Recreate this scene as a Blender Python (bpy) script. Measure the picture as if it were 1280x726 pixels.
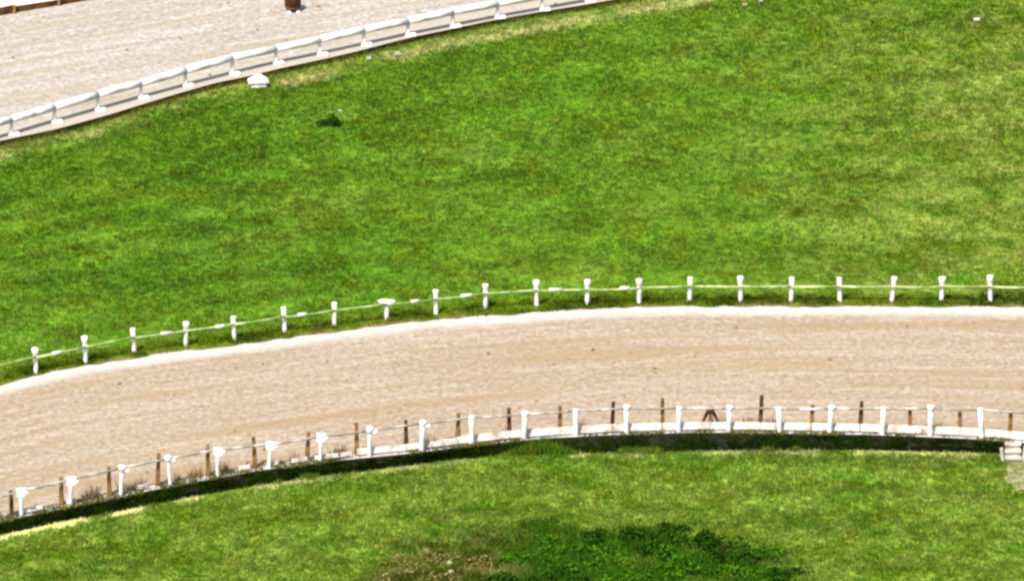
import bpy, bmesh, math, random
import numpy as np
from mathutils import Vector, Matrix

random.seed(7)
rng = np.random.default_rng(11)
for o in list(bpy.data.objects):
    bpy.data.objects.remove(o, do_unlink=True)
scene = bpy.context.scene
COL = scene.collection

# ------------------------------------------------------------------ camera
PITCH = math.radians(22.0)      # looking down from a hillside / stand roof far away
DIST = 520.0                    # metres to the middle of the lawn
PXM = 28.0                      # photo pixels per metre there
W, H = 1280.0, 726.0
cp, sp = math.cos(PITCH), math.sin(PITCH)
cam_loc = np.array([0.0, -DIST * cp, DIST * sp])
cd = bpy.data.cameras.new('camera')
cam = bpy.data.objects.new('camera', cd)
COL.objects.link(cam)
cam.location = cam_loc
cam.rotation_euler = (math.pi / 2 - PITCH, 0, 0)
cd.sensor_width = 36.0
cd.lens = 36.0 * DIST / (W / PXM)
cd.clip_start = 1.0
cd.clip_end = 9000.0
scene.camera = cam

# ------------------------------------------------------------------ sky, sun, exposure
SUN_ELEV = math.radians(58.0)
SUN_AZ = math.radians(-148.0)    # compass from +Y (away from camera): high sun from the left, a little on the camera's side
sun_dir = Vector((math.sin(SUN_AZ) * math.cos(SUN_ELEV), math.cos(SUN_AZ) * math.cos(SUN_ELEV), math.sin(SUN_ELEV)))
world = bpy.data.worlds.new('World')
scene.world = world
world.use_nodes = True
wn = world.node_tree
wn.nodes.clear()
sky = wn.nodes.new('ShaderNodeTexSky')
sky.sky_type = 'NISHITA'
sky.sun_disc = False
sky.sun_elevation = SUN_ELEV
sky.sun_rotation = SUN_AZ
sky.dust_density = 2.5
bg = wn.nodes.new('ShaderNodeBackground')
bg.inputs['Strength'].default_value = 0.11
wo = wn.nodes.new('ShaderNodeOutputWorld')
wn.links.new(sky.outputs[0], bg.inputs[0])
wn.links.new(bg.outputs[0], wo.inputs[0])
ld = bpy.data.lights.new('sun', 'SUN')
ld.energy = 4.2
ld.angle = math.radians(0.6)
ld.color = (1.0, 0.95, 0.87)
sun = bpy.data.objects.new('sun', ld)
COL.objects.link(sun)
sun.rotation_euler = (-sun_dir).to_track_quat('-Z', 'Y').to_euler()
sun.location = (0, 0, 60)
scene.view_settings.view_transform = 'Standard'
scene.view_settings.look = 'None'
scene.view_settings.gamma = 1.0
scene.view_settings.use_curve_mapping = False
scene.view_settings.exposure = 1.0
scene.render.engine = 'CYCLES'
scene.cycles.filter_width = 2.6
scene.cycles.max_bounces = 6

# ------------------------------------------------------------------ helpers
def unproject(px, py, z=0.0):
    """photo pixel -> point on the horizontal plane at height z"""
    px = np.asarray(px, float); py = np.asarray(py, float); z = np.asarray(z, float)
    f = DIST * PXM
    dx = (px - W / 2) / f
    dy = -(py - H / 2) / f
    vx = dx
    vy = cp + dy * sp
    vz = -sp + dy * cp
    t = (z - cam_loc[2]) / vz
    return np.stack([vx * t + 0 * z, cam_loc[1] + vy * t, cam_loc[2] + vz * t], -1)

def P(px, py, z=0.0):
    return Vector(unproject(px, py, z).tolist())

MV = PXM * cp            # pixels per vertical metre

_lat = rng.random((256, 256))
def vnoise(x, y, seed=0):
    x = np.asarray(x, float) + seed * 17.31; y = np.asarray(y, float) + seed * 9.77
    xi = np.floor(x).astype(int); yi = np.floor(y).astype(int)
    fx = x - xi; fy = y - yi
    fx = fx * fx * (3 - 2 * fx); fy = fy * fy * (3 - 2 * fy)
    a = _lat[xi % 256, yi % 256]; b = _lat[(xi + 1) % 256, yi % 256]
    c = _lat[xi % 256, (yi + 1) % 256]; d = _lat[(xi + 1) % 256, (yi + 1) % 256]
    return (a * (1 - fx) + b * fx) * (1 - fy) + (c * (1 - fx) + d * fx) * fy
def fbm(x, y, seed=0, oct=3):
    s = 0; a = 1.0; n = 0
    for k in range(oct):
        s = s + a * vnoise(x * 2 ** k, y * 2 ** k, seed + k); n += a; a *= 0.55
    return s / n
def sstep(a, b, x):
    t = np.clip((np.asarray(x, float) - a) / (b - a), 0, 1)
    return t * t * (3 - 2 * t)
def mixc(a, b, t):
    return a + (b - a) * np.asarray(t)[..., None]

def curve(pts, smooth=22.0):
    xs = np.arange(-760, 2041, 4.0)
    p = np.array(pts, float)
    y = np.interp(xs, p[:, 0], p[:, 1])
    s0 = (p[1, 1] - p[0, 1]) / (p[1, 0] - p[0, 0]); s1 = (p[-1, 1] - p[-2, 1]) / (p[-1, 0] - p[-2, 0])
    y = np.where(xs < p[0, 0], p[0, 1] + s0 * (xs - p[0, 0]), y)
    y = np.where(xs > p[-1, 0], p[-1, 1] + s1 * (xs - p[-1, 0]), y)
    n = int(smooth * 3 / 4)
    k = np.exp(-0.5 * ((np.arange(-n, n + 1) * 4.0) / smooth) ** 2); k /= k.sum()
    yp = np.concatenate([y[0] + (y[1] - y[0]) * np.arange(-n, 0), y, y[-1] + (y[-1] - y[-2]) * np.arange(1, n + 1)])
    ys = np.convolve(yp, k, 'valid')
    return lambda x: np.interp(np.asarray(x, float), xs, ys)

# edges of the tracks, in photo pixels (all of them lie on known ground levels)
cA = curve([(-500, 112), (0, 19), (105, 1), (300, -33), (640, -85), (1280, -165), (2000, -230)])
cB = curve([(-500, 300), (-100, 199), (0, 176), (40, 168), (69, 162), (138, 143), (209, 121), (275, 102), (315, 95), (351, 85), (378, 80),
            (453, 63), (508, 48), (563, 37), (629, 23), (682, 14), (722, 8), (760, 1), (900, -24), (1100, -52), (1280, -68), (2000, -90)], 16)
cC = curve([(-500, 615), (-100, 505), (0, 481), (50, 467), (100, 457), (175, 445), (250, 435), (320, 427), (385, 418), (486, 405), (539, 399),
            (640, 392), (731, 386), (832, 382), (960, 382), (1280, 383), (2000, 420)])
cD = curve([(-500, 800), (-100, 681), (0, 651), (51, 641), (102, 630), (154, 620), (195, 611), (261, 599), (326, 587), (394, 579), (442, 573),
            (510, 567), (576, 558), (620, 553), (690, 547), (771, 543), (883, 540), (1082, 543), (1215, 548), (1280, 553), (2000, 640)])
cE = curve([(-500, 818), (-100, 699), (0, 668), (51, 657), (102, 647), (154, 638), (195, 629), (261, 617), (326, 605), (394, 596), (460, 588),
            (543, 577), (620, 569), (690, 565), (730, 566), (771, 566), (883, 563), (1082, 562), (1215, 565), (1280, 568), (2000, 656)])
Z_FAR, Z_MID, Z_LAWN, Z_NEAR = 0.24, 0.0, 0.03, -0.60

def hollow(px, py):
    """0..1: a shallow overgrown hollow in the near lawn"""
    px = np.asarray(px, float); py = np.asarray(py, float)
    w = (fbm(px / 60, py / 26, 5) - 0.5) * 0.5
    d = np.sqrt(((px - 735) / 278) ** 2 + ((py - 742) / 88) ** 2) + w
    return sstep(1.12, 0.72, d)

# ------------------------------------------------------------------ materials
def newmat(name):
    m = bpy.data.materials.new(name); m.use_nodes = True
    nt = m.node_tree
    b = nt.nodes['Principled BSDF']
    b.inputs['Roughness'].default_value = 0.85
    b.inputs['Specular IOR Level'].default_value = 0.2
    return m, nt, b
def nd(nt, t, **kw):
    n = nt.nodes.new(t)
    for k, v in kw.items():
        if k in n.inputs.keys(): n.inputs[k].default_value = v
        else: setattr(n, k, v)
    return n
def ramp(nt, fac, stops):
    r = nt.nodes.new('ShaderNodeValToRGB')
    e = r.color_ramp.elements
    while len(e) < len(stops): e.new(0.5)
    for el, (p, c) in zip(e, stops):
        el.position = p; el.color = (*c, 1) if len(c) == 3 else c
    nt.links.new(fac, r.inputs[0])
    return r.outputs[0]
def mix(nt, fac, a, b, mode='MIX'):
    m = nt.nodes.new('ShaderNodeMix'); m.data_type = 'RGBA'; m.blend_type = mode
    for s, v in ((m.inputs[0], fac), (m.inputs[6], a), (m.inputs[7], b)):
        if hasattr(v, 'is_output') or isinstance(v, bpy.types.NodeSocket): nt.links.new(v, s)
        elif isinstance(v, (int, float)): s.default_value = v
        else: s.default_value = (*v, 1)
    return m.outputs[2]
def noise(nt, vec, scale, detail=3, rough=0.55):
    n = nd(nt, 'ShaderNodeTexNoise', Scale=scale, Detail=detail, Roughness=rough)
    if vec is not None: nt.links.new(vec, n.inputs['Vector'])
    return n.outputs[0]
def vmul(nt, vec, s):
    n = nt.nodes.new('ShaderNodeVectorMath'); n.operation = 'MULTIPLY'
    nt.links.new(vec, n.inputs[0]); n.inputs[1].default_value = s
    return n.outputs[0]
def math_(nt, op, a, b=None):
    n = nt.nodes.new('ShaderNodeMath'); n.operation = op
    for s, v in ((n.inputs[0], a), (n.inputs[1], b)):
        if v is None: continue
        if isinstance(v, (int, float)): s.default_value = v
        else: nt.links.new(v, s)
    return n.outputs[0]
def maprange(nt, v, a, b, c=0.0, d=1.0):
    n = nd(nt, 'ShaderNodeMapRange')
    n.interpolation_type = 'SMOOTHSTEP'
    nt.links.new(v, n.inputs[0])
    for i, x in enumerate((a, b, c, d)): n.inputs[i + 1].default_value = x
    return n.outputs[0]
def attr(nt, name, out='Fac'):
    n = nt.nodes.new('ShaderNodeAttribute'); n.attribute_name = name
    return n.outputs[out]
def bump(nt, b, h, strength, dist):
    n = nd(nt, 'ShaderNodeBump', Strength=strength, Distance=dist)
    nt.links.new(h, n.inputs['Height']); nt.links.new(n.outputs[0], b.inputs['Normal'])

def grass_material(name, amt):
    m, nt, b = newmat(name)
    pos = nt.nodes.new('ShaderNodeNewGeometry').outputs['Position']
    c = attr(nt, 'plant', 'Color')
    n1 = noise(nt, pos, 3.1, 4, 0.65)
    k = ramp(nt, n1, [(0.3, (1 - amt,) * 3), (0.7, (1 + amt,) * 3)])
    col = mix(nt, 1.0, c, k, 'MULTIPLY')
    nt.links.new(col, b.inputs['Base Color'])
    bump(nt, b, noise(nt, pos, 9, 4, 0.7), 0.5, 0.12)
    b.inputs['Specular IOR Level'].default_value = 0.03
    return m
M_LAWN = grass_material('lawn_turf', 0.35)

def blade_material():
    m, nt, b = newmat('grass_blades')
    c = attr(nt, 'plant', 'Color')
    nt.links.new(c, b.inputs['Base Color'])
    b.inputs['Roughness'].default_value = 0.8; b.inputs['Specular IOR Level'].default_value = 0.04
    tr = nt.nodes.new('ShaderNodeBsdfTranslucent'); nt.links.new(c, tr.inputs[0])
    ms = nt.nodes.new('ShaderNodeMixShader'); ms.inputs[0].default_value = 0.35
    nt.links.new(b.outputs[0], ms.inputs[1]); nt.links.new(tr.outputs[0], ms.inputs[2])
    nt.links.new(ms.outputs[0], nt.nodes['Material Output'].inputs[0])
    return m
M_BLADE = blade_material()

def sand_material(name, base, pale, tan, edge_a, edge_b, chalk):
    """raked sand: streaks run along the track, chalky strip along its edges"""
    m, nt, b = newmat(name)
    pos = nt.nodes.new('ShaderNodeNewGeometry').outputs['Position']
    cx = nt.nodes.new('ShaderNodeCombineXYZ')
    nt.links.new(attr(nt, 'along'), cx.inputs[0]); nt.links.new(attr(nt, 'from_far'), cx.inputs[1])
    uv = cx.outputs[0]
    s1 = noise(nt, vmul(nt, uv, (0.07, 1.2, 1)), 1.0, 4, 0.6)
    s2 = noise(nt, vmul(nt, uv, (0.32, 3.6, 1)), 1.0, 3, 0.6)
    g1 = noise(nt, pos, 2.4, 5, 0.72)
    g2 = noise(nt, vmul(nt, pos, (1.0, 0.62, 1)), 4.6, 3, 0.8)
    col = mix(nt, maprange(nt, s1, 0.38, 0.66), base, pale)
    col = mix(nt, math_(nt, 'MULTIPLY', maprange(nt, s2, 0.54, 0.74), 0.75), col, tan)
    sc = noise(nt, vmul(nt, uv, (0.9, 4.0, 1)), 1.3, 3, 0.6)
    col = mix(nt, math_(nt, 'MULTIPLY', maprange(nt, sc, 0.62, 0.72), 0.5), col, (0.19, 0.115, 0.05))
    col = mix(nt, 1.0, col, ramp(nt, g1, [(0.28, (0.80, 0.77, 0.72)), (0.72, (1.20, 1.20, 1.22))]), 'MULTIPLY')
    col = mix(nt, 1.0, col, ramp(nt, g2, [(0.3, (0.70, 0.66, 0.60)), (0.7, (1.29, 1.29, 1.31))]), 'MULTIPLY')
    v1 = noise(nt, vmul(nt, pos, (4.2, 2.6, 1)), 1.0, 3, 0.75)
    col = mix(nt, math_(nt, 'MULTIPLY', maprange(nt, v1, 0.50, 0.72), 0.60), col, tan)
    v3 = noise(nt, vmul(nt, uv, (0.05, 0.55, 1)), 1.0, 3, 0.6)
    col = mix(nt, math_(nt, 'MULTIPLY', maprange(nt, v3, 0.50, 0.62), 0.55), col, tan)
    wob = math_(nt, 'MULTIPLY', math_(nt, 'SUBTRACT', noise(nt, pos, 0.7, 4, 0.6), 0.5), 1.0)
    fa = maprange(nt, math_(nt, 'ADD', attr(nt, 'from_far'), wob), edge_a * 0.7, edge_a * 1.25, 1, 0)
    fb = maprange(nt, math_(nt, 'ADD', attr(nt, 'from_near'), wob), edge_b * 0.6, edge_b * 1.3, 1, 0)
    e = math_(nt, 'MAXIMUM', fa, fb)
    e = math_(nt, 'MULTIPLY', e, maprange(nt, g1, 0.22, 0.5, 0.5, 1))
    col = mix(nt, e, col, chalk)
    nt.links.new(col, b.inputs['Base Color'])
    b.inputs['Roughness'].default_value = 0.95
    hgt = math_(nt, 'ADD', math_(nt, 'MULTIPLY', s2, 0.8), g1)
    bump(nt, b, hgt, 0.55, 0.09)
    return m
M_SAND_MID = sand_material('raked_sand', (0.246, 0.200, 0.148), (0.285, 0.240, 0.188), (0.226, 0.152, 0.078), 1.7, 0.5, (0.365, 0.338, 0.310))
M_SAND_FAR = sand_material('pale_sand', (0.262, 0.238, 0.207), (0.315, 0.300, 0.280), (0.245, 0.200, 0.125), 0.1, 1.6, (0.31, 0.275, 0.225))

def simple_noise_mat(name, c1, c2, scale, rough=0.85, bs=0.4, bd=0.03, lo=0.35, hi=0.65):
    m, nt, b = newmat(name)
    tc = nt.nodes.new('ShaderNodeTexCoord').outputs['Object']
    pos = nt.nodes.new('ShaderNodeNewGeometry').outputs['Position']
    n = noise(nt, pos, scale, 4, 0.65)
    nt.links.new(ramp(nt, n, [(lo, c1), (hi, c2)]), b.inputs['Base Color'])
    b.inputs['Roughness'].default_value = rough
    bump(nt, b, n, bs, bd)
    return m
M_BANK = simple_noise_mat('shaded_bank_soil', (0.004, 0.006, 0.0015), (0.016, 0.014, 0.004), 2.2, 0.95, 0.8, 0.1)  # near-black soil: shade of the bank face is put into the colour
M_STEP = simple_noise_mat('brown_bank_soil', (0.02, 0.010, 0.004), (0.13, 0.075, 0.025), 1.7, 0.95, 0.8, 0.1)
M_WHITE = simple_noise_mat('white_paint', (0.52, 0.48, 0.42), (0.78, 0.77, 0.74), 3.2, 0.55, 0.1, 0.01)
M_WORN = simple_noise_mat('worn_white_paint', (0.12, 0.20, 0.03), (0.42, 0.46, 0.24), 1.0, 0.6, 0.1, 0.01, 0.42, 0.66)
M_WORN2 = simple_noise_mat('flaking_white_paint', (0.20, 0.165, 0.125), (0.55, 0.53, 0.50), 0.9, 0.6, 0.1, 0.01, 0.47, 0.64)
M_BOARD = simple_noise_mat('weathered_cream_board', (0.28, 0.22, 0.16), (0.50, 0.465, 0.42), 1.6, 0.7, 0.2, 0.01, 0.32, 0.52)
M_SKIRT = simple_noise_mat('sand_stained_board', (0.22, 0.17, 0.11), (0.44, 0.40, 0.34), 1.5, 0.8, 0.2, 0.01, 0.34, 0.6)
M_RAIL = simple_noise_mat('weathered_rail', (0.38, 0.34, 0.29), (0.62, 0.60, 0.57), 1.4, 0.7, 0.2, 0.01, 0.34, 0.55)
M_WOOD = simple_noise_mat('brown_timber', (0.11, 0.05, 0.014), (0.26, 0.14, 0.05), 3.5, 0.8, 0.4, 0.02)
M_DARKWOOD = simple_noise_mat('dark_timber', (0.03, 0.012, 0.004), (0.12, 0.055, 0.016), 2.5, 0.8, 0.4, 0.02)
M_GRAVEL = simple_noise_mat('white_gravel', (0.55, 0.52, 0.48), (0.72, 0.70, 0.67), 5, 0.95, 0.5, 0.03)
M_STONE = simple_noise_mat('pale_stone', (0.18, 0.19, 0.09), (0.27, 0.28, 0.17), 5, 0.9, 0.4, 0.02)
M_IRON = simple_noise_mat('rusty_hoop', (0.05, 0.02, 0.008), (0.16, 0.07, 0.02), 6, 0.6, 0.3, 0.01)
M_DIRT = simple_noise_mat('bare_earth_path', (0.16, 0.15, 0.05), (0.28, 0.24, 0.15), 2.6, 0.95, 0.5, 0.05)
M_BARREL = simple_noise_mat('stained_barrel_oak', (0.012, 0.005, 0.002), (0.07, 0.028, 0.007), 2.5, 0.8, 0.4, 0.02)
M_CLOD = simple_noise_mat('earth_clods', (0.10, 0.055, 0.022), (0.26, 0.17, 0.09), 3, 0.95, 0.3, 0.02)
M_GROUND = simple_noise_mat('distant_turf', (0.05, 0.14, 0.006), (0.09, 0.2, 0.012), 0.6, 0.9, 0.3, 0.05)

# ------------------------------------------------------------------ object helpers
def link(name, me, mat=None, parent=None, loc=None, rot=None):
    o = bpy.data.objects.new(name, me)
    COL.objects.link(o)
    if mat is not None and me is not None and not me.materials: me.materials.append(mat)
    if parent is not None: o.parent = parent
    if loc is not None: o.location = loc
    if rot is not None: o.rotation_euler = rot
    return o
def thing(name, label, cat, loc=(0, 0, 0), group=None, rz=0.0):
    o = bpy.data.objects.new(name, None); COL.objects.link(o)
    o.empty_display_size = 0.3
    o.location = loc; o.rotation_euler = (0, 0, rz)
    tag(o, label, cat, group)
    return o
def tag(o, label, cat, group=None):
    o['label'] = label; o['category'] = cat
    if group: o['group'] = group
    return o
def grid_mesh(name, co, attrs, smooth=True):
    """co: (n, m, 3) array -> quad mesh with float / colour point attributes"""
    n, m = co.shape[:2]
    me = bpy.data.meshes.new(name)
    idx = np.arange(n * m).reshape(n, m)
    q = np.stack([idx[:-1, :-1], idx[:-1, 1:], idx[1:, 1:], idx[1:, :-1]], -1).reshape(-1, 4)
    v = co.reshape(-1, 3)
    a, b_, c = v[q[0, 0]], v[q[0, 1]], v[q[0, 3]]
    if np.cross(b_ - a, c - a)[2] < 0: q = q[:, ::-1]
    me.vertices.add(len(v)); me.vertices.foreach_set('co', v.astype(np.float32).ravel())
    me.loops.add(q.size); me.loops.foreach_set('vertex_index', q.astype(np.int32).ravel())
    me.polygons.add(len(q)); me.polygons.foreach_set('loop_start', np.arange(0, q.size, 4, dtype=np.int32))
    me.polygons.foreach_set('loop_total', np.full(len(q), 4, np.int32))
    me.polygons.foreach_set('use_smooth', np.full(len(q), smooth))
    for k, a in attrs.items():
        if a.ndim == 3:
            at = me.attributes.new(k, 'FLOAT_COLOR', 'POINT')
            d = np.ones((n * m, 4), np.float32); d[:, :3] = a.reshape(-1, 3)
            at.data.foreach_set('color', d.ravel())
        else:
            at = me.attributes.new(k, 'FLOAT', 'POINT'); at.data.foreach_set('value', a.astype(np.float32).ravel())
    me.update(); me.validate()
    return me
def bm_mesh(name, bm, smooth=False):
    me = bpy.data.meshes.new(name)
    bmesh.ops.recalc_face_normals(bm, faces=bm.faces)
    bm.to_mesh(me); bm.free()
    if smooth:
        for p in me.polygons: p.use_smooth = True
    return me
def add_box(bm, c, s, bev=0.0, rot=None):
    M = Matrix.Translation(c) @ (rot.to_4x4() if rot is not None else Matrix()) @ Matrix.Diagonal((*s, 1))
    r = bmesh.ops.create_cube(bm, size=1.0, matrix=M)
    if bev:
        es = list({e for v in r['verts'] for e in v.link_edges})
        bmesh.ops.bevel(bm, geom=es, offset=bev, segments=1, affect='EDGES')
def add_lathe(bm, prof, seg=12):
    rings = []
    for r, z in prof:
        rings.append([bm.verts.new((r * math.cos(2 * math.pi * k / seg), r * math.sin(2 * math.pi * k / seg), z)) for k in range(seg)])
    for a, b in zip(rings, rings[1:]):
        for k in range(seg):
            bm.faces.new((a[k], a[(k + 1) % seg], b[(k + 1) % seg], b[k]))
    bm.faces.new(rings[0]); bm.faces.new(rings[-1])
def tube_mesh(name, a, b, r, seg=8, sag=0.0, n=3):
    bm = bmesh.new()
    a, b = Vector(a), Vector(b)
    d = (b - a).normalized(); s = d.cross(Vector((0, 0, 1))).normalized(); u = s.cross(d)
    rings = []
    for i in range(n + 1):
        t = i / n
        p = a.lerp(b, t) + Vector((0, 0, -sag * 4 * t * (1 - t)))
        rings.append([bm.verts.new(p + (s * math.cos(2 * math.pi * k / seg) + u * math.sin(2 * math.pi * k / seg)) * r) for k in range(seg)])
    for p, q in zip(rings, rings[1:]):
        for k in range(seg): bm.faces.new((p[k], p[(k + 1) % seg], q[(k + 1) % seg], q[k]))
    bm.faces.new(rings[0]); bm.faces.new(rings[-1])
    return bm_mesh(name, bm, True)

# ------------------------------------------------------------------ plant colours (colour of the turf, patch by patch)
G_MID = np.array((0.086, 0.166, 0.0110)); G_DARK = np.array((0.073, 0.142, 0.0080))
G_YEL = np.array((0.150, 0.196, 0.030)); G_BLUE = np.array((0.080, 0.182, 0.010))
G_DRY = np.array((0.34, 0.33, 0.115)); G_OLIVE = np.array((0.085, 0.120, 0.005)); G_LUSH = np.array((0.032, 0.112, 0.005))
def plant_color(px, py, jitter=0.0):
    px = np.asarray(px, float); py = np.asarray(py, float)
    x = px / 28.0; y = py / 10.5
    big = fbm(x / 6.5, y / 5.0, 1, 3); med = fbm(x / 1.6, y / 1.3, 2, 3); sm = fbm(x / 0.45, y / 0.55, 3, 2)
    c = mixc(G_DARK, G_MID, sstep(0.30, 0.58, big * 0.5 + med * 0.5))
    c = mixc(c, G_BLUE, sstep(0.55, 0.75, fbm(x / 2.2, y / 2.0, 8, 3)) * 0.7)
    # yellower sward towards the east end of the lawn and on the near infield
    dry = sstep(760, 1300, px + 260 * (big - 0.5)) * sstep(620, 330, np.abs(py - 230) + 120 * (med - 0.5)) * 0.8
    dry = np.maximum(dry, 0.55 * sstep(545, 600, py))
    dry = np.maximum(dry, 0.28 * sstep(0.5, 0.7, fbm(x / 3.5, y / 3.0, 12, 3)))
    c = mixc(c, G_YEL, np.clip(dry * sstep(0.30, 0.62, med * 0.6 + sm * 0.4) * 1.25, 0, 1))
    c = mixc(c, G_OLIVE, 0.55 * sstep(0.56, 0.74, fbm(x / 1.1, y / 1.1, 21, 2)))
    c = c * (0.88 + 0.26 * sstep(0.25, 0.75, sm))[..., None]
    # faint mowing passes that follow the bend
    q = (py - cC(px)) / np.maximum(cC(px) - cB(px), 1.0) * 9.0 + 1.6 * (fbm(x / 14, y / 9, 91, 2) - 0.5)
    c = c * (1 + 0.13 * np.tanh(2.0 * np.sin(2 * np.pi * q)) * sstep(0.25, 0.6, fbm(x / 9, y / 5, 93, 2)))[..., None]
    west = sstep(760, 60, px + 300 * (big - 0.5)) * sstep(470, 330, py)
    c = c * mixc(np.ones(3), np.array((0.74, 0.84, 0.80)), west * sstep(0.28, 0.62, fbm((x + y) / 6, (y - x * 0.6) / 3.2, 95, 3)))
    # worn paler strip and broken chalk line below the far track
    dB = py - cB(px)
    line = np.exp(-((dB - 19 - 5 * (med - .5)) / 5.5) ** 2) * sstep(0.42, 0.62, fbm(x / 2.6, y / 3, 31, 2) + 0.16 * sstep(560, 640, px))
    c = mixc(c, G_DRY, np.clip(0.85 * line * sstep(1400, 1000, px), 0, 1))
    c = mixc(c, np.array((0.20, 0.215, 0.05)), 0.6 * sstep(34, 4, dB) * sstep(0.35, 0.6, med))
    # dark strip further in
    c = mixc(c, G_DARK, 0.55 * sstep(26, 40, dB) * sstep(82, 54, dB))
    # darker olive strip in the taller grass under the running rail
    dC = cC(px) - py
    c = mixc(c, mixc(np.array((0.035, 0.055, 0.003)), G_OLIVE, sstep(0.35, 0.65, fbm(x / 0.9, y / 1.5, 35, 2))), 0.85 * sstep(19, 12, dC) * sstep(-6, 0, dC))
    c = mixc(c, np.array((0.20, 0.15, 0.05)), 0.8 * sstep(3.5, 1.0, dC) * sstep(-9, -3, dC) * sstep(0.5, 0.6, fbm(x / 1.2, y / 4, 36, 2)))
    # dry rim below the bank
    dE = py - cE(px)
    rim = np.exp(-((dE - 3.0) / 3.2) ** 2) * sstep(0.36, 0.6, fbm(x / 1.5, y / 9, 33, 2) + 0.15 * sstep(260, 60, px)) * (py > 500)
    c = mixc(c, np.array((0.62, 0.60, 0.26)), np.clip(rim * (0.45 + 0.65 * sstep(300, 180, px)), 0, 1))
    # hollow: lush dark weeds, straw coloured at its west end
    hl = hollow(px, py)
    c = mixc(c, mixc(G_LUSH, G_MID, sstep(0.45, 0.7, med)), hl * 0.9)
    c = mixc(c, mixc(np.array((0.07, 0.075, 0.006)), np.array((0.25, 0.23, 0.07)), sstep(0.45, 0.65, sm)), hl * sstep(690, 560, px + 90 * (med - .5)) * 0.8)
    c = c * (1 + 0.24 * sstep(560, 590, py) * (1 - hl))[..., None]
    if jitter:
        k = 1 + jitter * (rng.random(px.shape) - 0.5) * 2
        c = c * k[..., None]
        c = c * (1 + 0.18 * (rng.random(px.shape + (3,)) - 0.5))
    return c

# ------------------------------------------------------------------ ground strips
XS = np.arange(-700, 1981, 8.0)
def strip(name, fa, fb, za, zb, rows, mat, zfun=None, power=1.0, color=False):
    t = np.linspace(0, 1, rows) ** power
    px = np.repeat(XS[:, None], rows, 1)
    ya, yb = fa(XS), fb(XS)
    py = ya[:, None] * (1 - t) + yb[:, None] * t
    z = za + (zb - za) * t[None, :] + 0 * px
    if zfun is not None: z = z + zfun(px, py)
    co = unproject(px, py, z)
    A = co[:, 0, :2][:, None]; B = co[:, -1, :2][:, None]
    at = {'along': px / PXM, 'from_far': np.linalg.norm(co[..., :2] - A, axis=-1), 'from_near': np.linalg.norm(co[..., :2] - B, axis=-1)}
    if color: at['plant'] = plant_color(px, py)
    o = link(name, grid_mesh(name, co, at), mat)
    o['kind'] = 'structure'
    return o

# base sheet out to the horizon
bm = bmesh.new()
R = 4000.0
vs = [bm.verts.new((x, y, -1.6)) for x, y in ((-R, -R), (R, -R), (R, R), (-R, R))]
bm.faces.new(vs)
ground = link('ground', bm_mesh('ground', bm), M_GROUND); ground['kind'] = 'structure'

lump = lambda px, py: 0.05 * (fbm(px / 80, py / 30, 41, 3) - 0.5)
def near_z(px, py):
    return lump(px, py) * sstep(0, 20, py - cE(px)) - 0.22 * hollow(px, py)
strip('far_apron', lambda x: cA(x) - 600, lambda x: cA(x) - 1.5, Z_FAR + 0.02, Z_FAR + 0.02, 6, M_GRAVEL)
strip('far_track', lambda x: cA(x) - 2, cB, Z_FAR, Z_FAR, 24, M_SAND_FAR, lambda px, py: 0.04 * (fbm(px / 120, py / 8, 44, 2) - 0.5) * sstep(0, 10, cB(px) - py))
strip('middle_lawn', lambda x: cB(x) + 1 + 2.0 * (vnoise(x / 19, 0 * x, 3) - 0.5) , lambda x: cC(x) + 3.0 * (vnoise(x / 14, 0 * x, 4) - 0.5), 0.0, Z_LAWN, 110, M_LAWN,
      lambda px, py: lump(px, py) * sstep(0, 14, cC(px) - py) * sstep(0, 14, py - cB(px)), color=True)
strip('middle_track', lambda x: cC(x) - 6, cD, -0.005, Z_MID, 40, M_SAND_MID, lambda px, py: 0.05 * (fbm(px / 160, py / 7, 46, 2) - 0.5) * sstep(2, 16, cD(px) - py) * sstep(4, 14, py - cC(px)))
strip('near_lawn', cE, lambda x: cE(x) * 0.3 + 0.7 * 600 + 420, Z_NEAR, Z_NEAR, 120, M_LAWN, near_z, 1.25, color=True)

def bank(name, f_top, z_top, f_bot, z_bot, mat, rough, rows=7):
    xs = np.arange(-700, 1981, 4.0)
    top = unproject(xs, f_top(xs), z_top); bot = unproject(xs, f_bot(xs), z_bot)
    t = np.linspace(0, 1, rows)
    co = top[:, None] * (1 - t)[None, :, None] + bot[:, None] * t[None, :, None]
    w = (fbm(np.repeat(xs[:, None], rows, 1) / 11, np.repeat(t[None], len(xs), 0) * 3, 51, 3) - 0.5)
    bulge = np.sin(np.pi * t)[None, :]
    co[..., 1] -= rough * w * bulge
    co[..., 2] += rough * 0.5 * w * bulge
    o = link(name, grid_mesh(name, co, {}, False), mat); o['kind'] = 'structure'
    return o
bank('far_track_bank', cB, Z_FAR, lambda x: cB(x) + 5.5 + 3.0 * (fbm(x / 45, 0 * x, 6, 2) - 0.4), -0.03, M_STEP, 0.2)
bank('middle_track_bank', cD, Z_MID, lambda x: cE(x) + 0.5, Z_NEAR - 0.01, M_BANK, 0.3)

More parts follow.
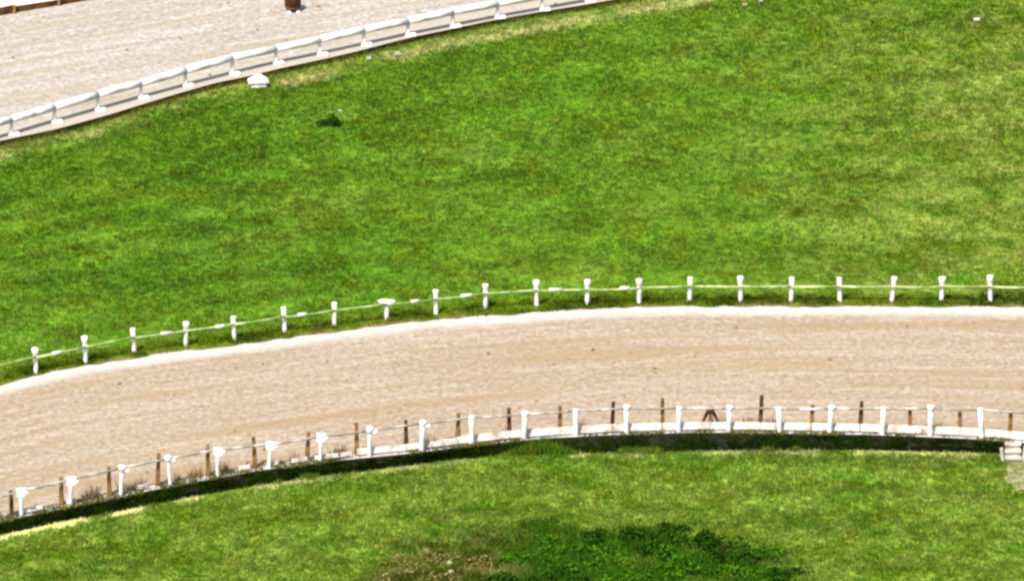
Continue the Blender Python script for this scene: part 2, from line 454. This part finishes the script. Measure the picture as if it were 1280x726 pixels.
# ------------------------------------------------------------------ grass (stuff)
def blades(name, px, py, z, rad, hgt, wid, per, color, mat=M_BLADE, lean=0.5):
    n = len(px)
    base = unproject(px, py, z)
    rep = lambda a: np.repeat(a, per, 0)
    b = rep(base); rad = rep(np.broadcast_to(rad, n)); hgt = rep(np.broadcast_to(hgt, n)); wid = rep(np.broadcast_to(wid, n))
    m = len(b)
    a1 = rng.random(m) * 2 * np.pi; r = np.sqrt(rng.random(m)) * rad
    b = b + np.stack([r * np.cos(a1), r * np.sin(a1), 0 * r], -1)
    a2 = rng.random(m) * np.pi; w = wid * (0.6 + 0.8 * rng.random(m)) * 0.5
    side = np.stack([w * np.cos(a2), w * np.sin(a2), 0 * w], -1)
    h = hgt * (0.6 + 0.8 * rng.random(m)); l = h * lean * (rng.random(m) * 1.6)
    a3 = rng.random(m) * 2 * np.pi
    tip = b + np.stack([l * np.cos(a3), l * np.sin(a3), h], -1)
    b[:, 2] -= 0.02
    v = np.stack([b - side, b + side, tip], 1).reshape(-1, 3).astype(np.float32)
    c = np.ones((m, 3, 4), np.float32); c[..., :3] = rep(color)[:, None]
    me = bpy.data.meshes.new(name)
    me.vertices.add(3 * m); me.vertices.foreach_set('co', v.ravel())
    me.loops.add(3 * m); me.loops.foreach_set('vertex_index', np.arange(3 * m, dtype=np.int32))
    me.polygons.add(m); me.polygons.foreach_set('loop_start', np.arange(0, 3 * m, 3, dtype=np.int32))
    me.polygons.foreach_set('loop_total', np.full(m, 3, np.int32))
    at = me.attributes.new('plant', 'FLOAT_COLOR', 'POINT'); at.data.foreach_set('color', c.ravel())
    me.update()
    return link(name, me, mat)
def scatter(n, x0, x1, y0, y1):
    return x0 + (x1 - x0) * rng.random(n), y0 + (y1 - y0) * rng.random(n)
def grass_obj(o, label):
    o['kind'] = 'stuff'; tag(o, label, 'grass'); return o

px, py = scatter(150000, -120, 1400, -100, 520)
k = (py > cB(px) + 4) & (py < cC(px) - 0.5)
px, py = px[k], py[k]
dC = cC(px) - py
hg = 0.07 + 0.07 * fbm(px / 40, py / 16, 61, 2) + 0.10 * sstep(16, 4, dC) * sstep(0.35, 0.6, vnoise(px / 16, py / 9, 7))
grass_obj(blades('lawn_grass', px, py, 0.01, 0.16, hg, 0.06, 5, plant_color(px, py, 0.24)), 'short bright green grass of the broad lawn between the tracks')

px, py = scatter(95000, -120, 1400, 540, 830)
k = py > cE(px) + 1.0
px, py = px[k], py[k]
hl = hollow(px, py)
grass_obj(blades('infield_grass', px, py, Z_NEAR + near_z(px, py), 0.16, 0.09 + 0.06 * fbm(px / 40, py / 16, 62, 2) + 0.16 * hl * vnoise(px / 18, py / 8, 9), 0.06 + 0.04 * hl, 5,
                 plant_color(px, py, 0.24)), 'yellow green infield grass below the sand track bank')

# weeds and rough grass on the two banks
def bank_weeds(name, n, f_top, z_top, f_bot, z_bot, cols, hmax, label, over=0.0):
    x = -120 + 1520 * rng.random(n); t = rng.random(n) ** 0.9
    z = z_top + (z_bot - z_top) * t
    yy = f_top(x) * (1 - t) + f_bot(x) * t + 1.0 * over
    g = sstep(0.34, 0.66, fbm(x / 38, t * 1.5, 71, 3))
    c = mixc(np.array(cols[0]), np.array(cols[1]), np.clip(g + 0.5 * (rng.random(n) - 0.5), 0, 1))
    thin = np.exp(-((x - 676) / 34) ** 2) * 0.9
    c = mixc(c, G_MID, thin)
    c = mixc(c, np.array((0.10, 0.085, 0.015)), 0.6 * sstep(0.25, 0.0, t) * sstep(0.4, 0.6, vnoise(x / 15, 0 * x, 77)))
    c = c * (0.7 + 0.6 * rng.random(n))[:, None]
    return grass_obj(blades(name, x, yy, z, 0.10, hmax * (0.35 + 0.65 * rng.random(n)) * (0.6 + 0.5 * g), 0.06, 4, c, lean=0.7), label)
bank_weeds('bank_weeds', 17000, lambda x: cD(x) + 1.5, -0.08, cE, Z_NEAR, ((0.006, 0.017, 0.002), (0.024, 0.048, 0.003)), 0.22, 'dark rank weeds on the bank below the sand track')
bank_weeds('verge_weeds', 2600, lambda x: cB(x) + 2.5, 0.12, lambda x: cB(x) + 7, 0.0, ((0.05, 0.045, 0.006), (0.12, 0.13, 0.012)), 0.14, 'olive brown weeds along the foot of the pale track edge')
# tufts creeping over the lip of the near bank, where the sand thins out
n = 2600
px = -120 + 1520 * rng.random(n); py = cD(px) - 7 * rng.random(n) ** 1.6 + 1
k = fbm(px / 30, py * 0, 73, 2) + 0.2 * sstep(520, 200, px) > 0.5
px, py = px[k], py[k]
grass_obj(blades('lip_grass', px, py, 0.0, 0.12, 0.14, 0.05, 4, mixc(np.array((0.06, 0.085, 0.006)), np.array((0.19, 0.18, 0.05)), rng.random(len(px)))), 'sparse olive grass on the lip of the sand track bank')

n = 5200
px = -120 + 1520 * rng.random(n); py = cD(px) - 2.5 - 7.0 * rng.random(n)
k = fbm((px - py) / 17, py * 0 + 3, 81, 3) > 0.56
px, py = px[k], py[k]
grass_obj(blades('dry_scrub', px, py, 0.0, 0.10, 0.18 + 0.42 * vnoise(px / 13, 0 * px, 83), 0.03, 2, mixc(np.array((0.15, 0.085, 0.035)), np.array((0.27, 0.18, 0.09)), rng.random(len(px))), lean=0.45),
          'rust brown dry scrub around the timber stakes')
n = 7000
px = -120 + 1520 * rng.random(n); py = cE(px) + 2.5 - 2.5 * rng.random(n)
gap = np.maximum(np.exp(-((px - 674) / 36) ** 2), 0.35 * sstep(0.60, 0.75, fbm(px / 36, 0 * px, 85, 2)))
k = gap > 0.3 * (0.3 + rng.random(n))
px, py, gap = px[k], py[k], gap[k]
grass_obj(blades('tall_grass', px, py, Z_NEAR, 0.12, 0.10 + 0.42 * gap, 0.06, 4, plant_color(px, py + 9, 0.4), lean=0.35), 'taller green grass growing against the foot of the bank')

# earth clods on the sand
def clods(name, n, f0, f1, z, label, smax):
    x = -120 + 1520 * rng.random(n); t = rng.random(n)
    yy = f0(x) * (1 - t) + f1(x) * t
    b = unproject(x, yy, z)
    s = 0.02 + smax * rng.random(n) ** 9
    ico = np.array([(1, 0, 0), (-1, 0, 0), (0, 1, 0), (0, -1, 0), (0, 0, 0.8), (0, 0, -0.6)])
    tri = np.array([(0, 2, 4), (2, 1, 4), (1, 3, 4), (3, 0, 4), (2, 0, 5), (1, 2, 5), (3, 1, 5), (0, 3, 5)])
    v = b[:, None] + ico[None] * s[:, None, None] * (0.6 + 0.8 * rng.random((n, 6, 1)))
    f = (tri[None] + 6 * np.arange(n)[:, None, None]).reshape(-1, 3)
    me = bpy.data.meshes.new(name); me.from_pydata(v.reshape(-1, 3).tolist(), [], f.tolist())
    o = link(name, me, M_CLOD); o['kind'] = 'stuff'; tag(o, label, 'earth clods')
clods('sand_clods', 420, lambda x: cC(x) + 12, lambda x: cD(x) - 8, 0.01, 'small brown earth clods scattered over the beige sand track', 0.11)
clods('pale_sand_clods', 220, lambda x: cA(x) + 8, lambda x: cB(x) - 6, Z_FAR + 0.01, 'small brown clods scattered over the pale far track', 0.10)

# ------------------------------------------------------------------ running rail between lawn and sand track
def post_mesh(name, r0, r1, h, seg=10):
    bm = bmesh.new()
    add_lathe(bm, [(r0 * 1.02, -0.25), (r0, 0.0), (r0 * 0.97, h * 0.5), (r1, h - 0.02), (r1 * 0.85, h)], seg)
    return bm_mesh(name, bm, True)
def cap_mesh(name, rx, ry, h):
    bm = bmesh.new()
    add_lathe(bm, [(0.6, 0), (0.82, 0.25), (0.97, 0.6), (1.0, 0.92), (0.9, 1.0)], 10)
    bmesh.ops.transform(bm, matrix=Matrix.Diagonal((rx, ry, h, 1)), verts=bm.verts)
    return bm_mesh(name, bm, True)

UP = [(45, 465), (107, 452), (168, 440), (232, 432), (293, 424), (356, 414), (418, 407), (483, 399), (545, 392), (607, 385), (671, 381),
      (734, 380), (799, 378), (862, 376), (926, 377), (989, 377), (1050, 376), (1115, 376), (1177, 376), (1238, 376)]
up = [(-18, 480), (-80, 497)][::-1] + UP + [(1300, 377), (1363, 379)]
o0 = P(*up[0], Z_LAWN)
rail_u = thing('running_rail', 'white post and thin worn rail fence edging the broad green lawn', 'fence', o0)
pm = post_mesh('upper_post', 0.105, 0.115, 1.08)
caps = [cap_mesh('upper_cap_a', 0.165, 0.15, 0.34), cap_mesh('upper_cap_b', 0.14, 0.14, 0.30), cap_mesh('upper_cap_c', 0.13, 0.13, 0.12)]
wide = cap_mesh('upper_cap_wide', 0.40, 0.17, 0.26)
slm = None
pts = []
kinds = {45: 0, 107: 0, 232: 0, 483: 9, 545: 1, 671: 0, 734: 0, 799: 0, 926: 0, 1177: 0, 1238: 0, 607: 1, 1115: 1}
for i, (x, y) in enumerate(up):
    b = P(x, y, Z_LAWN); pts.append(b)
    short = -0.25 if x == 483 else random.uniform(-0.05, 0.03)
    p = link('post', pm, M_WHITE, rail_u, b - o0 + Vector((0, 0, short)), (random.uniform(-.04, .04), random.gauss(0, .05), 0 if x == 483 else random.uniform(0, 6)))
    kd = kinds.get(x, 2)
    link('cap', wide if kd == 9 else caps[kd], M_WHITE, p, (0, 0, 0.84 if kd in (0, 1) else 0.90 if kd == 9 else 1.0))
for i in range(len(pts) - 1):
    a = pts[i] + Vector((0, -0.12, 0.76 + random.uniform(-.03, .03))) - o0
    b = pts[i + 1] + Vector((0, -0.12, 0.76 + random.uniform(-.03, .03))) - o0
    link('rail', tube_mesh('rail', a, b, 0.058, 8, random.uniform(0, .05)), M_WORN, rail_u)
# bright repainted sleeves on the rail
for x, ln in ((695, 0.62), (781, 0.42), (208, 0.5), (275, 0.4), (378, 0.42), (583, 0.5), (72, 0.5), (519, 0.4)):
    xs_ = [q[0] for q in up]
    j = max(k for k in range(len(xs_)) if xs_[k] <= x)
    t = (x - xs_[j]) / (xs_[j + 1] - xs_[j])
    c = pts[j].lerp(pts[j + 1], t) + Vector((0, -0.12, 0.76)) - o0
    d = (pts[j + 1] - pts[j]).normalized() * ln * 0.5
    link('rail_sleeve', tube_mesh('rail_sleeve', c - d, c + d, 0.078, 10, 0, 1), M_RAIL, rail_u)

# ------------------------------------------------------------------ white rail along the near edge of the sand track
LW = [(27, 641, 611), (88, 628, 597), (151, 617, 583), (213, 608, 571), (272, 596, 560), (336, 584, 553), (400, 575, 543), (462, 570, 536), (527, 562, 527),
      (590, 555, 519), (655, 550, 515), (720, 546, 511), (783, 543, 508), (848, 541, 508), (911, 541, 508), (975, 542, 508), (1037, 543, 508),
      (1103, 544, 508), (1163, 551, 508), (1227, 552, 510)]
lw = [(-98, 681, 649), (-36, 660, 630)] + LW + [(1290, 556, 514), (1353, 562, 520)]
w0 = P(lw[0][0], float(cD(lw[0][0])), 0)
rail_w = thing('rail_fence', 'white posts carrying a flaking top rail along the sand track above the bank', 'fence', w0)
pml = post_mesh('lower_post', 0.115, 0.125, 1.24)
pml2 = post_mesh('lower_post_slim', 0.085, 0.10, 1.24)
head = bmesh.new(); add_box(head, (0.03, 0, 0.20), (0.42, 0.15, 0.40), 0.03); head = bm_mesh('lower_head', head)
arm = bmesh.new(); add_box(arm, (0.10, 0.0, 0.0), (0.34, 0.14, 0.13), 0.02); arm = bm_mesh('arm', arm)
capl = [cap_mesh('lower_cap_a', 0.165, 0.15, 0.30), cap_mesh('lower_cap_b', 0.14, 0.14, 0.12)]
wp = []
for i, (x, y, yt) in enumerate(lw):
    yl = float(cD(x)) - 1.5
    b = P(x, yl, 0.0)
    h = (yl - yt) / MV
    wp.append((b, h))
    p = link('post', pml2 if x < 480 else pml, M_WHITE, rail_w, b - w0 + Vector((0, 0, h - 1.34)), (random.uniform(-.04, .04), random.gauss(0, .05), 0))
    link('cap', head if x in (27, 88, 272, 336, 400, -36) else capl[i % 2 if x > 500 else 0], M_WHITE, p, (0, 0, 0.94 if x in (27, 88, 272, 336, 400, -36) else 1.06 if (i % 2 == 0 or x <= 500) else 1.16))
    if x < 560: link('bracket', arm, M_WHITE, p, (0.05, 0, 1.14))
for (a, ha), (b, hb) in zip(wp, wp[1:]):
    link('rail', tube_mesh('rail', a - w0 + Vector((0, 0.10, ha - 0.15)), b - w0 + Vector((0, 0.10, hb - 0.15)), 0.05, 8, random.uniform(0, .05)), M_WORN2, rail_w)

# ------------------------------------------------------------------ brown stakes with white kick boards behind that rail
ST = [(-48, 1.1), (15, 1.15), (77, 1.3), (137, 1.35), (197, 1.5), (260, 1.5), (319, 1.45), (384, 1.35), (446, 1.5), (508, 1.4), (572, 1.45), (637, 1.4), (700, 1.35),
      (765, 1.4), (828, 1.5), (888, 1.05), (950, 1.6), (1014, 1.2), (1075, 1.4), (1138, 1.2), (1200, 1.1), (1262, 1.2), (1325, 1.3)]
s0 = P(ST[0][0], float(cD(ST[0][0])) - 4.6, 0)
stakes = thing('stake_fence', 'brown timber stakes with low white boards beside the sand track', 'fence', s0)
sm = {}
sb = []
for x, h in ST:
    b = P(x, float(cD(x)) - 4.6, 0.0); sb.append(b)
    if h not in sm:
        bm = bmesh.new(); add_box(bm, (0, 0, (h - 0.3) / 2), (0.21, 0.17, h + 0.3), 0.02)
        for v in bm.verts:
            if v.co.z > h * 0.9: v.co.x *= 0.72; v.co.y *= 0.72
        sm[h] = bm_mesh('stake', bm)
    s = link('stake', sm[h], M_DARKWOOD if x in (260, 508, 950, 384, 15) else M_WOOD, stakes, b - s0, (random.uniform(-.03, .03), random.uniform(-.05, .05) + (0.10 if x == 384 else 0), random.uniform(-.2, .2)))
    if x == 888:   # braced stake, reads as a brown triangle
        for sgn in (-1, 1):
            bm = bmesh.new()
            add_box(bm, (sgn * 0.24, 0.03, 0.52), (0.13, 0.10, 1.02), 0.015, Matrix.Rotation(-sgn * 0.40, 3, 'Y'))
            link('brace', bm_mesh('brace', bm), M_DARKWOOD, s)
for i, (a, b) in enumerate(zip(sb, sb[1:])):
    x = ST[i][0]
    d = b - a; L = d.length; ang = math.atan2(d.y, d.x)
    if x >= 440: spans = [(0.004, 0.996) if x not in (765, 950, 1014) else (0.004, 0.985)]
    else: spans = {384: [(0.15, 0.9)], 319: [(0.25, 0.45), (0.7, 1.0)], 260: [(0.65, 0.9)], 15: [(0.15, 0.62)], 137: [(0.55, 0.8)], 77: [(0.1, 0.3)]}.get(x, [])
    hb = 0.33 if x >= 560 else 0.28 if x >= 440 else 0.20
    for t0, t1 in spans:
        bm = bmesh.new()
        add_box(bm, (0, 0, 0), (L * (t1 - t0), 0.05, hb), 0.012)
        c = a.lerp(b, (t0 + t1) / 2) - s0 + Vector((0, -0.14, 0.05 + hb / 2))
        link('kick_board', bm_mesh('kick_board', bm), M_BOARD, stakes, c, (-0.34 + random.uniform(-.05, .05), random.uniform(-.012, .012), ang))

# ------------------------------------------------------------------ thick white rail beside the pale far track
FR = [(-98, 178, 200), (-42, 163, 184), (14, 148, 169), (68, 133, 153), (122, 117, 138), (176, 103, 123), (232, 87, 108), (290, 71, 93), (345, 60, 80), (400, 48, 69), (455, 36, 57),
      (510, 25, 45), (566, 13, 34), (622, 3, 23), (678, -7, 13), (735, -17, 3), (792, -27, -7)]
f0 = P(FR[0][0], FR[0][2], Z_FAR)
rail_f = thing('running_rail', 'thick white rail on short footed posts edging the pale upper track', 'fence', f0)
bm = bmesh.new(); add_lathe(bm, [(0.10, -0.15), (0.095, 0.0), (0.085, 0.45), (0.09, 0.68)], 10); fp = bm_mesh('far_post', bm, True)
bm = bmesh.new(); add_box(bm, (0.12, -0.06, 0.05), (0.52, 0.34, 0.13), 0.03); ff = bm_mesh('foot', bm)
fpts = []
for i, (x, yr, yb) in enumerate(FR):
    b = P(x, yb, Z_FAR); fpts.append((b, (yb - yr) / MV))
    p = link('post', fp, M_WHITE, rail_f, b - f0, (0, random.uniform(-.03, .03), 0))
    link('foot', ff, M_WHITE, p, (0, 0, 0), (0, 0, random.uniform(0.1, 0.4)))
for (a, ha), (b, hb) in zip(fpts, fpts[1:]):
    link('rail', tube_mesh('rail', a - f0 + Vector((0, 0, ha - 0.02)), b - f0 + Vector((0, 0, hb - 0.02)), 0.18, 12, random.uniform(0, .02)), M_RAIL, rail_f)

# ------------------------------------------------------------------ timber edging beyond the far track
ex = np.arange(-150, 700, 56.0)
e0 = P(ex[0], float(cA(ex[0])), Z_FAR)
edging = thing('timber_edging', 'dark brown plank edging between the pale track and white gravel', 'edging', e0)
for a, b in zip(ex, ex[1:]):
    pa = P(a, float(cA(a)), Z_FAR); pb = P(b, float(cA(b)), Z_FAR); d = pb - pa
    bm = bmesh.new(); add_box(bm, (0, 0, 0.10), (d.length * 0.985, 0.10, 0.5), 0.015)
    link('plank', bm_mesh('plank', bm), M_DARKWOOD, edging, pa.lerp(pb, .5) - e0 + Vector((0, 0, random.uniform(-.07, .05))), (random.uniform(-.06, .06), random.uniform(-.03, .03), math.atan2(d.y, d.x)))
    bm = bmesh.new(); add_box(bm, (0, 0, 0.1), (0.14, 0.14, 0.62), 0.015)
    link('peg', bm_mesh('peg', bm), M_WOOD, edging, pa - e0 + Vector((0, -0.10, 0)))

# ------------------------------------------------------------------ brown barrel on the far track (top edge of the picture)
b = P(366, 13.5, Z_FAR)
barrel = thing('barrel', 'dark brown wooden barrel standing on the pale upper track', 'barrel', b)
bm = bmesh.new(); add_lathe(bm, [(0.25, 0.04), (0.33, 0.12), (0.385, 0.30), (0.40, 0.48), (0.385, 0.66), (0.33, 0.86), (0.28, 0.93)], 20)
link('barrel_body', bm_mesh('barrel_body', bm, True), M_BARREL, barrel)
for z, r in ((0.20, 0.365), (0.76, 0.372)):
    bm = bmesh.new(); add_lathe(bm, [(r, z - 0.04), (r + 0.015, z - 0.02), (r + 0.015, z + 0.02), (r, z + 0.04)], 20)
    link('hoop', bm_mesh('hoop', bm, True), M_IRON, barrel)
bm = bmesh.new(); add_box(bm, (-0.16, -0.16, 0.0), (0.16, 0.5, 0.14), 0.02); link('runner', bm_mesh('runner', bm), M_WHITE, barrel)
bm = bmesh.new(); add_box(bm, (0.26, -0.12, 0.0), (0.16, 0.5, 0.14), 0.02); link('runner', bm_mesh('runner', bm), M_WHITE, barrel)

# ------------------------------------------------------------------ small white box with pitched lid on the lawn verge
b = P(323, 108.5, 0.0)
box = thing('utility_box', 'small white box with a pitched lid on the lawn verge', 'box', b, rz=math.radians(8))
bm = bmesh.new(); add_box(bm, (0, 0, 0.12), (0.74, 0.42, 0.26), 0.02); link('case', bm_mesh('case', bm), M_WHITE, box)
bm = bmesh.new()
prof = [(-0.48, 0.25), (0.48, 0.25), (0.46, 0.31), (0.16, 0.52), (-0.02, 0.52), (-0.46, 0.32)]
fr = [bm.verts.new((x, -0.27, z)) for x, z in prof]; bk = [bm.verts.new((x, 0.27, z)) for x, z in prof]
bm.faces.new(fr); bm.faces.new(bk)
for i in range(len(prof)): bm.faces.new((fr[i], fr[(i + 1) % 6], bk[(i + 1) % 6], bk[i]))
link('lid', bm_mesh('lid', bm), M_WHITE, box)
bm = bmesh.new(); add_box(bm, (0.06, -0.02, -0.02), (0.86, 0.56, 0.09), 0.02); link('shadow_base', bm_mesh('shadow_base', bm), M_DARKWOOD, box)  # dark slab added under the box as its shadow

# ------------------------------------------------------------------ leafy clumps (bushes, weeds)
def leaf_mat(name, c1, c2):
    m, nt, b = newmat(name)
    oi = attr(nt, 'leaf')
    nt.links.new(ramp(nt, oi, [(0.0, c1), (1.0, c2)]), b.inputs['Base Color'])
    b.inputs['Roughness'].default_value = 0.85; b.inputs['Specular IOR Level'].default_value = 0.05
    return m
M_LEAF_DARK = leaf_mat('dark_leaves', (0.004, 0.020, 0.0008), (0.024, 0.068, 0.002))
M_LEAF_GREEN = leaf_mat('green_leaves', (0.020, 0.070, 0.001), (0.050, 0.138, 0.004))
M_LEAF_STRAW = leaf_mat('straw_leaves', (0.06, 0.058, 0.006), (0.21, 0.19, 0.06))
def clump_mesh(name, rx, ry, h, n, ls, seed):
    r = np.random.default_rng(seed)
    # several lobes so that the outline is uneven
    lob = r.normal(size=(7, 2)) * 0.42; lh = 0.55 + 0.5 * r.random(7); lr = 0.35 + 0.25 * r.random(7)
    k = r.integers(0, 7, n)
    d = r.normal(size=(n, 3)); d /= np.linalg.norm(d, axis=1)[:, None]; d[:, 2] = np.abs(d[:, 2])
    rr = (0.45 + 0.6 * r.random(n) ** 0.5)
    c = np.stack([(lob[k, 0] + d[:, 0] * lr[k] * rr) * rx, (lob[k, 1] + d[:, 1] * lr[k] * rr) * ry, d[:, 2] * lh[k] * rr * h], -1)
    u = r.normal(size=(n, 3)); u /= np.linalg.norm(u, axis=1)[:, None]
    w = np.cross(u, r.normal(size=(n, 3))); w /= np.linalg.norm(w, axis=1)[:, None]
    s = ls * (0.6 + 0.8 * r.random(n))[:, None]
    v = np.stack([c - u * s, c - w * s * 0.5, c + u * s, c + w * s * 0.5], 1).reshape(-1, 3)
    v[:, 2] = np.maximum(v[:, 2], -0.02)
    me = bpy.data.meshes.new(name)
    me.from_pydata(v.tolist(), [], np.arange(4 * n).reshape(n, 4).tolist())
    at = me.attributes.new('leaf', 'FLOAT', 'POINT')
    at.data.foreach_set('value', np.repeat(r.random(n), 4).astype(np.float32))
    return me
def stem_mesh(name, rx, h, n, seed):
    r = random.Random(seed); bm = bmesh.new()
    for _ in range(n):
        a = r.random() * 6.28; q = r.random() * rx * 0.6
        top = Vector((math.cos(a) * q, math.sin(a) * q, h * (0.6 + 0.4 * r.random())))
        base = top * 0.15; base.z = -0.05
        s = 0.018
        vv = [bm.verts.new(base + Vector(o)) for o in ((s, 0, 0), (-s, s, 0), (-s, -s, 0))]; t = bm.verts.new(top)
        bm.faces.new(vv)
        for i in range(3): bm.faces.new((vv[i], vv[(i + 1) % 3], t))
    return bm_mesh(name, bm)
def bush(px, py, z, rx, ry, h, n, ls, mat, seed, name, label, cat, group=None):
    t = thing(name, label, cat, P(px, py, z), group)
    link('foliage', clump_mesh('foliage', rx, ry, h, n, ls, seed), mat, t)
    link('stems', stem_mesh('stems', rx, h, 7, seed), M_DARKWOOD, t)
    return t
def nz(px, py): return Z_NEAR + float(near_z(np.array(px), np.array(py)))
LD = 'low dark green bush growing in the overgrown infield hollow'
for i, (x, y, rx, ry, h) in enumerate([(945, 704, 1.1, 0.9, 0.42), (985, 722, 1.0, 0.9, 0.36), (812, 694, 1.0, 0.8, 0.4), (880, 716, 0.9, 0.8, 0.4), (795, 674, 1.1, 0.9, 0.6), (832, 668, 0.9, 0.8, 0.5), (872, 676, 1.0, 0.9, 0.5), (902, 696, 1.0, 0.9, 0.7), 
                                       (690, 730, 1.0, 0.9, 0.5), (740, 676, 0.9, 0.8, 0.4), (625, 728, 0.8, 0.7, 0.42)]):
    bush(x, y, nz(x, y), rx, ry, h, 620, 0.095, M_LEAF_DARK, 100 + i, 'bush', LD, 'bush', 'dark bushes in the infield hollow')
LG = 'low mid green leafy bush among the darker ones in the infield hollow'
for i, (x, y, rx, ry, h) in enumerate([(700, 690, 1.1, 0.9, 0.4), (760, 700, 1.2, 1.0, 0.4), (850, 714, 1.3, 1.0, 0.42), (920, 722, 1.0, 0.9, 0.36), (780, 730, 1.2, 1.0, 0.4), (655, 700, 0.9, 0.8, 0.35), (960, 690, 0.9, 0.8, 0.3), (955, 724, 1.0, 0.8, 0.32), (845, 698, 1.0, 0.9, 0.36), (725, 716, 1.1, 0.9, 0.4)]):
    bush(x, y, nz(x, y), rx, ry, h, 560, 0.095, M_LEAF_GREEN, 140 + i, 'bush', LG, 'bush', 'mid green bushes in the infield hollow')
LS = 'straw coloured dry weed clump at the rim of the infield hollow'
for i, (x, y, rx, ry, h) in enumerate([(505, 712, 0.9, 0.8, 0.4), (545, 700, 1.0, 0.8, 0.42), (592, 706, 0.8, 0.7, 0.36), (480, 728, 0.8, 0.7, 0.36), (560, 726, 0.9, 0.8, 0.4)]):
    bush(x, y, nz(x, y), rx, ry, h, 340, 0.075, M_LEAF_STRAW, 170 + i, 'weed_clump', LS, 'weeds', 'dry weed clumps in the infield hollow')
bush(658, 660, nz(658, 660), 0.42, 0.35, 0.34, 200, 0.07, M_LEAF_DARK, 190, 'bush', 'tiny dark bush alone on the far rim of the infield hollow', 'bush')
bush(414, 156, 0.0, 0.5, 0.5, 0.50, 420, 0.08, M_LEAF_DARK, 191, 'weed_clump', 'dark weed tuft alone on the lawn below the white box', 'weeds')
bush(468, 132, 0.0, 0.42, 0.35, 0.16, 120, 0.06, M_LEAF_GREEN, 192, 'weed_clump', 'flat green weed patch on the lawn beside the dark tuft', 'weeds')

# ------------------------------------------------------------------ pale stones and white pegs
def stone(px, py, z, w, h, label, seed, group=None, mat=M_STONE):
    r = random.Random(seed); bm = bmesh.new()
    bmesh.ops.create_icosphere(bm, subdivisions=2, radius=1.0)
    for v in bm.verts:
        k = 1 + r.uniform(-.14, .14); v.co = Vector((v.co.x * w / 2 * k, v.co.y * w * 0.4 * k, max(v.co.z, -0.35) * h * k))
    o = link('stone', bm_mesh('stone', bm), mat, None, P(px, py, z)); tag(o, label, 'stone', group)
stone(562, 704, nz(562, 704) + 0.12, 0.24, 0.14, 'small pale stone standing among the dry weeds of the infield hollow', 1)
stone(564, 716, nz(564, 716) + 0.12, 0.30, 0.16, 'flat pale stone lying among the dry weeds of the infield hollow', 2)
stone(425, 139, 0.02, 0.26, 0.07, 'pale stone beside the dark weed tuft on the lawn', 3)
def peg(px, py, z, w, h, label, group=None):
    t = thing('marker_peg', label, 'marker', P(px, py, z), group)
    bm = bmesh.new(); add_box(bm, (0, 0, h / 2 - 0.08), (0.09, 0.09, h + 0.16), 0.01); link('stem', bm_mesh('stem', bm), M_DARKWOOD, t)
    bm = bmesh.new(); add_box(bm, (0, -0.06, h - 0.02), (w * 0.85, 0.05, 0.15), 0.015); link('plate', bm_mesh('plate', bm), M_BOARD, t)
peg(497, 71, 0, 0.36, 0.2, 'small white marker plate on a peg near the foot of the pale track bank')
peg(461, 76, 0, 0.26, 0.16, 'tiny white marker plate half sunk in the verge below the pale track')
peg(931, 9, 0, 0.3, 0.16, 'low white marker plate on the upper lawn beside a taller narrow one')
peg(951, 7, 0, 0.22, 0.3, 'tall narrow white marker plate on the upper lawn beside a lower one')
peg(1221, 28, 0, 0.36, 0.18, 'wide white marker plate standing alone in the yellowish upper lawn')

# ------------------------------------------------------------------ white steps down the bank and the worn path below them
b = P(1266, float(cD(1266)) , 0.0)
steps = thing('steps', 'faded cream timber steps leading from the sand track down the bank', 'steps', Vector((b.x, b.y, Z_NEAR)))
for k in range(3):
    bm = bmesh.new(); add_box(bm, (0, 0, 0), (0.72, 0.36, 0.10), 0.015)
    link('tread', bm_mesh('tread', bm), M_SKIRT, steps, (0, -0.15 - 0.32 * k, 0.57 - 0.2 * k))
    bm = bmesh.new(); add_box(bm, (0, 0, 0), (0.66, 0.04, 0.6 - 0.2 * k - 0.09), 0.01)
    link('riser', bm_mesh('riser', bm), M_SKIRT, steps, (0, -0.28 - 0.32 * k, (0.6 - 0.2 * k - 0.09) / 2 - 0.03))
for sgn in (-1, 1):
    bm = bmesh.new(); add_box(bm, (0, 0, 0.35), (0.15, 0.15, 0.9), 0.02); link('newel', bm_mesh('newel', bm), M_BOARD, steps, (sgn * 0.43, -0.75, -0.1 + 0.05 * sgn), (0.05, 0.12 * sgn, 0))
# worn earth patch at their foot
c0 = P(1277, 594, Z_NEAR)
bm = bmesh.new()
ring = []
for k in range(40):
    a = 2 * math.pi * k / 40; q = 1 + 0.25 * math.sin(3 * a + 1) * math.sin(5 * a) + random.uniform(-.08, .08)
    ring.append(bm.verts.new((0.6 * q * math.cos(a), 1.9 * q * math.sin(a), 0.06)))
bm.faces.new(ring)
pth = link('path', bm_mesh('path', bm), M_DIRT, None, c0); pth['kind'] = 'structure'
print('objects', len(bpy.data.objects))
